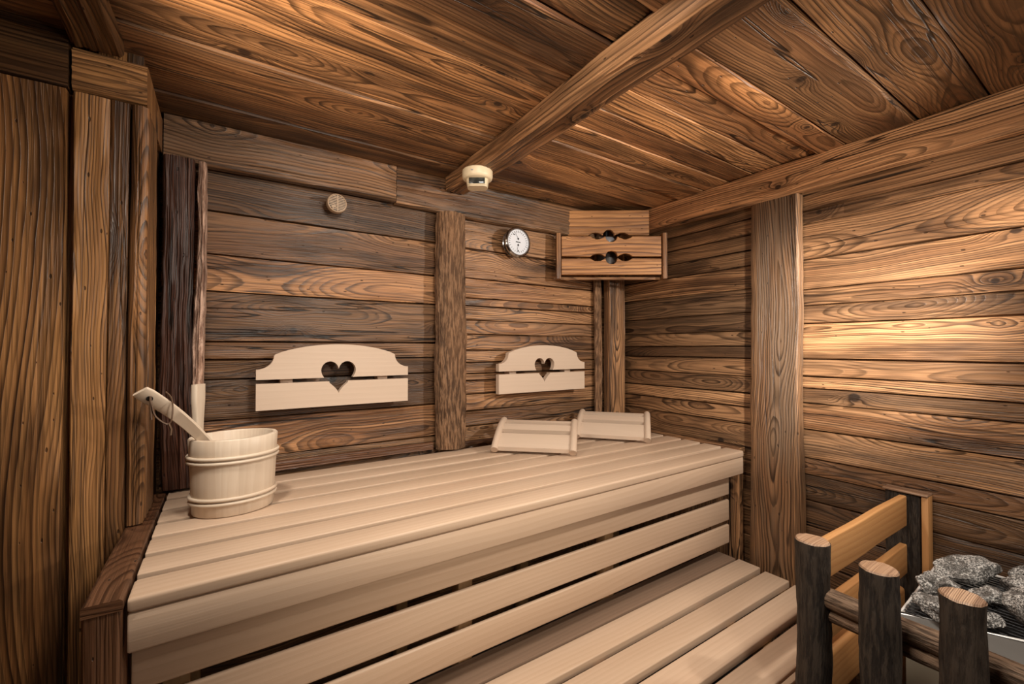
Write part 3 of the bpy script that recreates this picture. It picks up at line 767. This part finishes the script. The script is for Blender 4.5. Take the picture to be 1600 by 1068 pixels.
for i in range(22):
    a = i/21
    q = [Vector((0, 0, 0)), Vector((.004, -.012, -.012)), Vector((.012, -.012, -.045)), Vector((.036, -.010, -.066)), Vector((.043, -.008, -.040)), Vector((.040, .004, -.006)), Vector((.028, .010, .010))]
    f = a*(len(q)-1); i0 = min(int(f), len(q)-2); fr = f-i0
    p0, p1 = q[max(0, i0-1)], q[i0]; p2, p3 = q[i0+1], q[min(len(q)-1, i0+2)]
    v_ = .5*((2*p1)+(-p0+p2)*fr+(2*p0-5*p1+4*p2-p3)*fr**2+(-p0+3*p1-3*p2+p3)*fr**3)
    lp.append(hc_+v_)
tube(m_, lp, .0021, 6)
tube(m_, [hc_+Vector((.036, -.010, -.064)), hc_+Vector((.041, -.010, -.078)), hc_+Vector((.040, -.011, -.092))], .0030, 6)
tube(m_, [hc_+Vector((.002, -.009, .003)), hc_+Vector((.002, -.010, -.006)), hc_+Vector((.003, -.010, -.030)), hc_+Vector((.004, -.010, -.052))], .0028, 6)
part(m_, 'leather_loop', M_cord, LD, smooth=60)
m_ = MB(); lathe(m_, [(.001, 0), (.0065, 0), (.0065, .002), (.001, .002)], 16)
o = m_.build('painted_hole', M_hole_shade, LD); o.location = hc_+Vector((0, 0, EYE))-LD.location-ndir*.006*(1 if ndir.y > 0 else -1); o.rotation_euler = ndir.to_track_quat('Z', 'Y').to_euler()  # near-black disc paints the shade of a hole; no opening is cut

# ================================================================= CORNER LAMP SCREEN
Pl, Pr = Vector((1.412, 1.715, 0)), Vector((1.868, 1.405, 0))
SX = (Pr-Pl).normalized(); SN = Vector((-SX.y, SX.x, 0)); SN = -SN if SN.y > 0 else SN
Ls = (Pr-Pl).length
CL = thing('corner_lamp', 'corner lamp behind a screen of three notched boards, high in the corner', 'lamp', (1.70, 1.60, .36))
def notch(cx, half, lens, amp, up_dir, n=10):
    """points of a cut: lens - circle - lens, traversed left to right; up_dir +1 cut goes up"""
    pts = []
    segs = []
    def add_l(c, hl, d):
        for i in range(n+1):
            t = i/n; pts.append((c-hl+2*hl*t, up_dir*d*math.sin(math.pi*t)**.8 if 0 < t < 1 else 0))
    add_l(cx-half-lens-.003, lens, amp)
    for i in range(n+1):
        a = math.pi*(1-i/n); pts.append((cx+half*math.cos(a), up_dir*half*.98*math.sin(a)))
    add_l(cx+half+lens+.003, lens, amp)
    return pts
def screen_board(name, O, X, N, L, zb, zt, cut_b, cut_t, sd, T=.022):
    pts = [(0, zb)]
    if cut_b: pts += [(x, zb+dz) for x, dz in notch(L*.50, .030, .037, .015, 1)]
    pts += [(L, zb)]; pts += [(L, zt)]
    if cut_t: pts += [(x, zt+dz) for x, dz in reversed(notch(L*.50, .030, .037, .015, -1))]
    pts += [(0, zt)]
    q = [(x, z+.003*nz1(x*6, sd, z*9)) for x, z in pts]
    m_ = MB(); outline_board(m_, q, T, O, X, (0, 0, 1), N, .74, sd)
    return bevel(part(m_, name, M_fw, CL), .003)
M_fw = old_wood('honey_aged_wood', light_c=(.46, .25, .11), mid_c=(.32, .155, .062), dark_c=(.09, .038, .015), knots=.3, crack=.4, freq=60)
screen_board('lower_board', Pl+SX*.022+SN*0, SX, SN, Ls-.044, .374, .457, False, True, .15)
screen_board('middle_board', Pl+SX*.022+SN*0, SX, SN, Ls-.044, .466, .570, True, True, .35)
Ou = Pl+Vector((.100, .012, 0))-SN*.035
Lu = .425
screen_board('upper_board', Pl+SX*.062-SN*.062, SX, SN, Lu, .590, .722, True, False, .75)
for p_, x0 in ((Pl, -.004), (Pr, -.018)):
    for rr in (0,):
        m_ = MB(); O_ = p_+SX*x0+SN*.010
        m_.sweep((O_.x, O_.y, .352), (0, 0, 1), tuple(SX), tuple(SN), .232, lambda u: rect4(.022, .055, .002, 2), 6, (seed(), .6, .1), u0=3)
        part(m_, 'side_bracket', M_fw, CL)
m_ = MB(); a_ = Pl+SX*.02-SN*.03; 
m_.sweep((a_.x, a_.y, .366), tuple(SX), tuple(-SN), (0, 0, 1), Ls-.04, lambda u: rect4(.020, .014, .002, 2), 6, (seed(), .5, .1)); part(m_, 'bottom_batten', M_fw, CL)
c_ = Pl+SX*(Ls*.5)-SN*.130
def lampart(prof, name, mat):
    m_ = MB(); lathe(m_, prof, 36); o = m_.build(name, mat, CL, smooth=60); o.location = Vector((c_.x, c_.y, EYE))-CL.location; return o
lampart([(.001, .44), (.042, .44), (.046, .47), (.046, .53), (.040, .545), (.001, .545)], 'lamp_socket', plain('grey_brown_socket', (.045, .035, .032), .5))
lampart([(.038, .545), (.044, .556), (.046, .575), (.040, .590), (.022, .595), (.001, .597)], 'lamp_glass', M_bulb)
lampart([(.001, .597), (.012, .597), (.014, .66), (.034, .70), (.001, .70)], 'ceiling_mount', M_heat)

# ================================================================= THERMOMETER
def facing(loc, n):   # z axis of the part points along n
    return Vector(n).to_track_quat('Z', 'Y').to_euler()
TH = thing('thermometer', 'round chrome sauna thermometer with white dial on the back wall', 'thermometer', (1.165, 1.748, .505), (R(90), 0, 0))
m_ = MB(); lathe(m_, [(.001, 0), (.064, 0), (.064, .004), (.058, .007), (.058, .028), (.068, .030), (.0715, .034), (.0715, .041), (.066, .046), (.0605, .046), (.0595, .040), (.001, .040)], 64)
m_.build('case', M_chrome, TH, smooth=40)
m_ = MB(); lathe(m_, [(.001, .0405), (.0600, .0405), (.0600, .0400), (.001, .0400)], 64); m_.build('dial', M_dial, TH)
m_ = MB()
def flatq(m_, cx, cy, hw, hh_, ang, z=.0410, h=.0006):
    c_, s_ = math.cos(ang), math.sin(ang); vs = []
    for zz_ in (z, z+h):
        vs.append([m_.bm.verts.new((cx+a*hw*c_-b*hh_*s_, cy+a*hw*s_+b*hh_*c_, zz_)) for a, b in ((-1, -1), (1, -1), (1, 1), (-1, 1))])
    m_.face(vs[1], [(0, 0)]*4, (.5, .5, 0)); m_.face(vs[0][::-1], [(0, 0)]*4, (.5, .5, 0))
    for j in range(4): m_.face([vs[0][j], vs[0][(j+1) % 4], vs[1][(j+1) % 4], vs[1][j]], [(0, 0)]*4, (.5, .5, 0))
for i in range(19):
    a = R(-22+224*i/18); flatq(m_, .050*math.cos(a), .050*math.sin(a), .0055 if i % 3 == 0 else .0042, .0010, a)
for i in range(8):
    a = R(218+104*i/7); flatq(m_, .047*math.cos(a), .047*math.sin(a), .0038, .0007, a)
flatq(m_, -.022, .034, .005, .0022, R(-12)); m_.build('scale_marks', M_black, TH)
m_ = MB(); flatq(m_, 0, 0, .013, .0022, R(-3)); m_.build('printed_line', M_black, TH)
m_ = MB(); flatq(m_, 0, -.042, .003, .004, 0); m_.build('printed_dot', M_black, TH)
for yy, ln, an in ((.016, .020, R(120)), (-.014, .016, R(-105))):
    m_ = MB(); tube(m_, [(0, yy, .041), (0, yy, .0435)], .0042, 14); o = m_.build('pivot', M_black, TH)
    m_ = MB(); flatq(m_, ln*math.cos(an)*.6, yy+ln*math.sin(an)*.6, ln, .0007, an, .0420); m_.build('needle', M_grey, TH)

# ================================================================= ROUND VENT
VT = thing('round_vent', 'small round beige slotted vent cap near the top of the back wall', 'vent', (.350, 1.744, .545), (R(90), 0, 0))
m_ = MB(); lathe(m_, [(.001, 0), (.034, 0), (.036, .004), (.036, .020), (.034, .026), (.030, .0275), (.0295, .024), (.001, .024)], 48); m_.build('rim', plain('beige_plastic', (.46, .33, .22), .45), VT, smooth=40)
M_beige = bpy.data.materials['beige_plastic']
m_ = MB(); lathe(m_, [(.001, .0243), (.0295, .0243), (.0295, .0240)], 40); m_.build('backing', M_black, VT)
m_ = MB()
for i in range(9):
    yy = -.024+.006*i; hw = math.sqrt(max(0, .0297**2-yy**2)); flatq(m_, 0, yy, hw, .0018, R(-4), .0250, .002)
flatq(m_, .001, 0, .0022, .029, 0, .0252, .0026)
m_.build('grille', M_beige, VT)
m_ = MB(); flatq(m_, -.014, -.016, .007, .0045, R(35), .0285, .002); m_.build('flap', M_beige, VT)

# ================================================================= SENSOR ON THE CEILING BEAM
SN_ = thing('ceiling_sensor', 'cream plastic sensor with dark window under the ceiling beam', 'sensor', (.805, 1.456, .676), (math.pi, 0, 0))
SN_.rotation_euler = (math.pi, 0, R(-33.5))
m_ = MB(); lathe(m_, [(.001, -.004), (.054, -.004), (.058, 0), (.058, .022), (.055, .030), (.050, .034), (.001, .034)], 56)
m_.build('base', M_cream, SN_, smooth=40)
# window hood : local +y points away or towards viewer; after the flip -y_world... build symmetric frame
m_ = MB()
def hood(u):
    W_, T_ = .084, .060
    return [(v-W_/2, q+T_/2) for v, q in rect4(W_, T_, .020, 5)]
m_.sweep((0, 0, .030), (0, 0, 1), (1, 0, 0), (0, 1, 0), .034, lambda u: [(a*(1-.10*(u/.034)**2), b*(1-.10*(u/.034)**2)) for a, b in hood(u)], 6, (.5, .5, 0))
m_.build('hood', M_cream, SN_, smooth=40)
m_ = MB(); boxm(m_, (-.030, .0285, .034), (.030, .0318, .056), r=.001); m_.build('window', M_lens, SN_)
m_ = MB(); boxm(m_, (-.034, .0285, .0585), (.034, .0318, .0610), r=.0005); m_.build('hood_lip', M_cream, SN_)
m_ = MB(); boxm(m_, (-.020, .0555, .013), (-.012, .0575, .0165), r=.0003); m_.build('printed_mark', M_grey, SN_)

# ================================================================= HEATER GUARD
HG = thing('heater_guard', 'low rustic guard rail of dark log posts and boards around the stone heater', 'fence', (1.24, .45, ZF))
def PG(fn, name, mat, **k): return P(fn, name, mat, HG, **k)
def logpost(x, y, ztop, r0, sd, lean=0):
    n_ = 40
    pts = [(x+lean*(1-i/n_)+.004*nz1(i*.12, sd), y+.004*nz1(i*.12, sd, 3), ZF+.002+(ztop-ZF-.002)*i/n_) for i in range(n_+1)]
    o = PG(lambda m_: tube(m_, pts, [r0*(1+.03*math.sin(i*.3+sd*9)) for i in range(n_+1)], 20, amp=.10, sd=sd), 'post', M_postlog, smooth=50)
    # sawn top cap
    m_ = MB(); vs = []; ctr = Vector(pts[-1])
    for rr, dz in ((1.0, .0005), (.93, .004), (.0, .005)):
        vs.append([m_.bm.verts.new(ctr+Vector((r0*.985*rr*(1+.06*nz1(j*.7, sd))*math.cos(2*math.pi*j/24), r0*.985*rr*(1+.06*nz1(j*.7, sd))*math.sin(2*math.pi*j/24), dz+.002*nz1(j, sd, 8)*rr))) for j in range(24)])
    for i in range(2):
        for j in range(24): m_.face([vs[i][j], vs[i][(j+1) % 24], vs[i+1][(j+1) % 24], vs[i+1][j]], [(vs[i][j].co.x*.6, vs[i][j].co.y)]*1+[(vs[i][(j+1) % 24].co.x*.6, vs[i][(j+1) % 24].co.y), (vs[i+1][(j+1) % 24].co.x*.6, vs[i+1][(j+1) % 24].co.y), (vs[i+1][j].co.x*.6, vs[i+1][j].co.y)], (sd, .5, 0))
    bmesh.ops.remove_doubles(m_.bm, verts=m_.bm.verts[:], dist=1e-5)
    c = m_.build('sawn_end', M_cut, o, smooth=50); c['label'] = 'pale sawn log end'
logpost(1.232, .497, -.482, .037, .11)
logpost(1.186, .352, -.478, .035, .43, .01)
logpost(1.178, .222, -.476, .0335, .71)
logpost(1.165, .090, -.476, .034, .91)
# half-log post against the wall
PG(lambda m_: timber(m_, (1.884, .448, ZF+.002), (0, 0, 1), (0, 1, 0), (-1, 0, 0), -.480-ZF, .096, .042, amp=.003, r=.012, sd=.81), 'wall_post', M_postlog, smooth=50)
PG(lambda m_: boxm(m_, (1.880, .430, ZF+.002), (1.927, .447, -.478), axis='z', r=.002), 'sawn_flank', M_fence)['label'] = 'orange sawn face'
PG(lambda m_: boxm(m_, (1.874, .430, -.4785), (1.927, .545, -.472), axis='y', r=.002), 'post_top', M_cut)['label'] = 'pale sawn top'
# side boards between the first log and the wall
def sboard(zt, hh_, sd, y0=.478, T=.020, rnd=.004, val=.5, tilt=0.0, mat=M_fence):
    PG(lambda m_: m_.sweep((1.245, y0, zt), (1, 0, 0), (0, 0, -1), (0, -1, 0), .615, lambda u: [(v+.004*nz1(u*4, sd, 1)+tilt*u, q+.001*nz1(u*5, sd, 2)) for v, q in rect4(hh_, T, rnd, 3)], 16, (sd, val, 0), u0=sd*7), 'board', mat, smooth=40)
sboard(-.482, .098, .21); sboard(-.640, .095, .37); sboard(-.780, .130, .52, T=.034, rnd=.012, y0=.485); sboard(-.960, .11, .67); sboard(-1.12, .11, .69)
# half log rails along the front
def lrail(z, r_, sd, x=1.238):
    n_ = 30
    PG(lambda m_: tube(m_, [(x+.004*nz1(i*.2, sd), .520-(.95)*i/n_, z+.003*nz1(i*.2, sd, 2)) for i in range(n_+1)], r_, 16, amp=.08, sd=sd), 'rail', M_raillog, smooth=50)
lrail(-.612, .024, .15); lrail(-.652, .018, .35, 1.243); lrail(-.95, .024, .55)

# ================================================================= HEATER
HT = thing('sauna_heater', 'steel sauna heater with wire grate holding the stones, behind the log guard', 'heater', (1.62, .15, ZF))
poly = [(1.392, .378), (1.770, .392), (1.835, .330), (1.835, -.22), (1.560, -.22), (1.445, .150)]
poly = [(1.392, .372), (1.800, .392), (1.845, .340), (1.845, -.25), (1.640, -.25), (1.500, .160)]
def inset(poly, d):
    cx = sum(p[0] for p in poly)/len(poly); cy = sum(p[1] for p in poly)/len(poly)
    return [(cx+(x-cx)*(1-d), cy+(y-cy)*(1-d)) for x, y in poly]
def prism(m_, poly, z0, z1, hole=None):
    n_ = len(poly); a = [m_.bm.verts.new((x, y, z0)) for x, y in poly]; b = [m_.bm.verts.new((x, y, z1)) for x, y in poly]
    for i in range(n_): m_.face([a[i], a[(i+1) % n_], b[(i+1) % n_], b[i]], [(0, 0)]*4, (.5, .5, 0))
    if hole:
        c = [m_.bm.verts.new((x, y, z0)) for x, y in hole]; d = [m_.bm.verts.new((x, y, z1)) for x, y in hole]
        for i in range(n_):
            j = (i+1) % n_
            m_.face([c[i], c[j], d[j], d[i]], [(0, 0)]*4, (.5, .5, 0)); m_.face([b[i], b[j], d[j], d[i]], [(0, 0)]*4, (.5, .5, 0)); m_.face([a[i], a[j], c[j], c[i]], [(0, 0)]*4, (.5, .5, 0))
    else:
        m_.face(b, [(0, 0)]*n_, (.5, .5, 0)); m_.face(a[::-1], [(0, 0)]*n_, (.5, .5, 0))
P(lambda m_: prism(m_, inset(poly, .03), -1.22, -.745), 'body', M_panel, HT)
P(lambda m_: prism(m_, poly, -.745, -.652, inset(poly, .02)), 'rim', M_steel, HT)
P(lambda m_: prism(m_, inset(poly, .02), -.744, -.705), 'stone_tray', M_heat, HT)
P(lambda m_: tube(m_, [(x, y, -.6505) for x, y in poly], .0035, 8, closed=True), 'rim_glint', M_glint, HT)  # bright tube added along the rim to draw its lit edge
def grate(m_):
    for i in range(27):
        x = 1.395+i*.0165
        # clip bar in y to polygon
        ylo = -.24 if x > 1.64 else .160+(1.500-x)/(.108)*.212 if x < 1.5 else .160-(x-1.5)/.14*.41
        yhi = .372+(x-1.392)*.049 if x < 1.80 else .392-(x-1.8)*1.1
        if yhi-ylo > .01: tube(m_, [(x, ylo+.004, -.648), (x, yhi-.004, -.648)], .0018, 6)
    for yy in (.35, .25, .10, -.1):
        x0 = 1.402+max(0, (.372-yy))*.50
        tube(m_, [(x0, yy, -.651), (1.84, yy, -.651)], .0022, 6)
P(grate, 'grate', M_heat, HT)
for xx, yy in ((1.47, .30), (1.78, .33), (1.78, -.18), (1.66, -.18)):
    P(lambda m_: boxm(m_, (xx, yy, ZF), (xx+.03, yy+.03, -1.221), axis='z'), 'leg', M_heat, HT)

# stones
def stone(loc, size, sd, rz, label):
    bm = bmesh.new(); bmesh.ops.create_icosphere(bm, subdivisions=5, radius=1)
    r_ = random.Random(int(sd*1000)); planes = []
    for i in range(9):
        d = Vector((r_.gauss(0, 1), r_.gauss(0, 1), r_.gauss(0, 1))).normalized(); planes.append((d, r_.uniform(.58, .86)))
    for v in bm.verts:
        p = v.co.normalized(); rr = 1.0
        for d, h_ in planes:
            c_ = p.dot(d)
            if c_ > .05: rr = min(rr, h_/c_)
        rr += .10*noise.noise(p*2.2+Vector((sd*9, 0, 0)))+.05*noise.noise(p*6+Vector((0, sd*9, 0)))+.03*noise.noise(p*16)
        v.co = Vector((p.x*rr*size[0], p.y*rr*size[1], p.z*rr*size[2]))
    me = bpy.data.meshes.new('sauna_stone'); bm.to_mesh(me); bm.free(); me.materials.append(M_stone)
    for p_ in me.polygons: p_.use_smooth = True
    me.set_sharp_from_angle(angle=R(32))
    o = bpy.data.objects.new('sauna_stone', me); col.objects.link(o); o.rotation_euler = (0, 0, rz)
    zmin = min(v.co.z for v in me.vertices)
    o.location = (loc[0], loc[1], loc[2]+EYE-zmin)
    tag(o, label, 'stone', 'stones heaped on the heater grate')
G_ = -.646
stone((1.430, .315, G_), (.036, .052, .026), .12, R(-25), 'flat brownish-grey stone at the left end of the heap, touching the front rim')
stone((1.540, .335, G_), (.050, .036, .032), .77, R(-40), 'rounded light-grey stone next to the bare part of the grate')
stone((1.712, .312, G_), (.086, .040, .040), .35, R(-35), 'long speckled stone at the back of the heap, against the wall side')
stone((1.618, .262, G_), (.046, .028, .020), .61, R(-20), 'low dark stone in the middle, partly under the big pale one')
stone((1.560, .178, G_), (.066, .046, .042), .29, R(25), 'biggest pale speckled stone at the front right of the heap')
stone((1.478, .236, G_), (.027, .026, .019), .95, R(60), 'small dark stone wedged behind the third log post')
stone((1.694, .205, G_), (.044, .042, .034), .05, R(70), 'dark-shadowed stone at the right edge of the picture, behind the biggest')
stone((1.795, .200, G_), (.040, .048, .036), .51, R(10), 'grey stone at the right edge, nearest the planked wall')
stone((1.640, .070, G_), (.056, .048, .034), .83, R(50), 'grey stone just past the biggest pale one, at the picture edge')
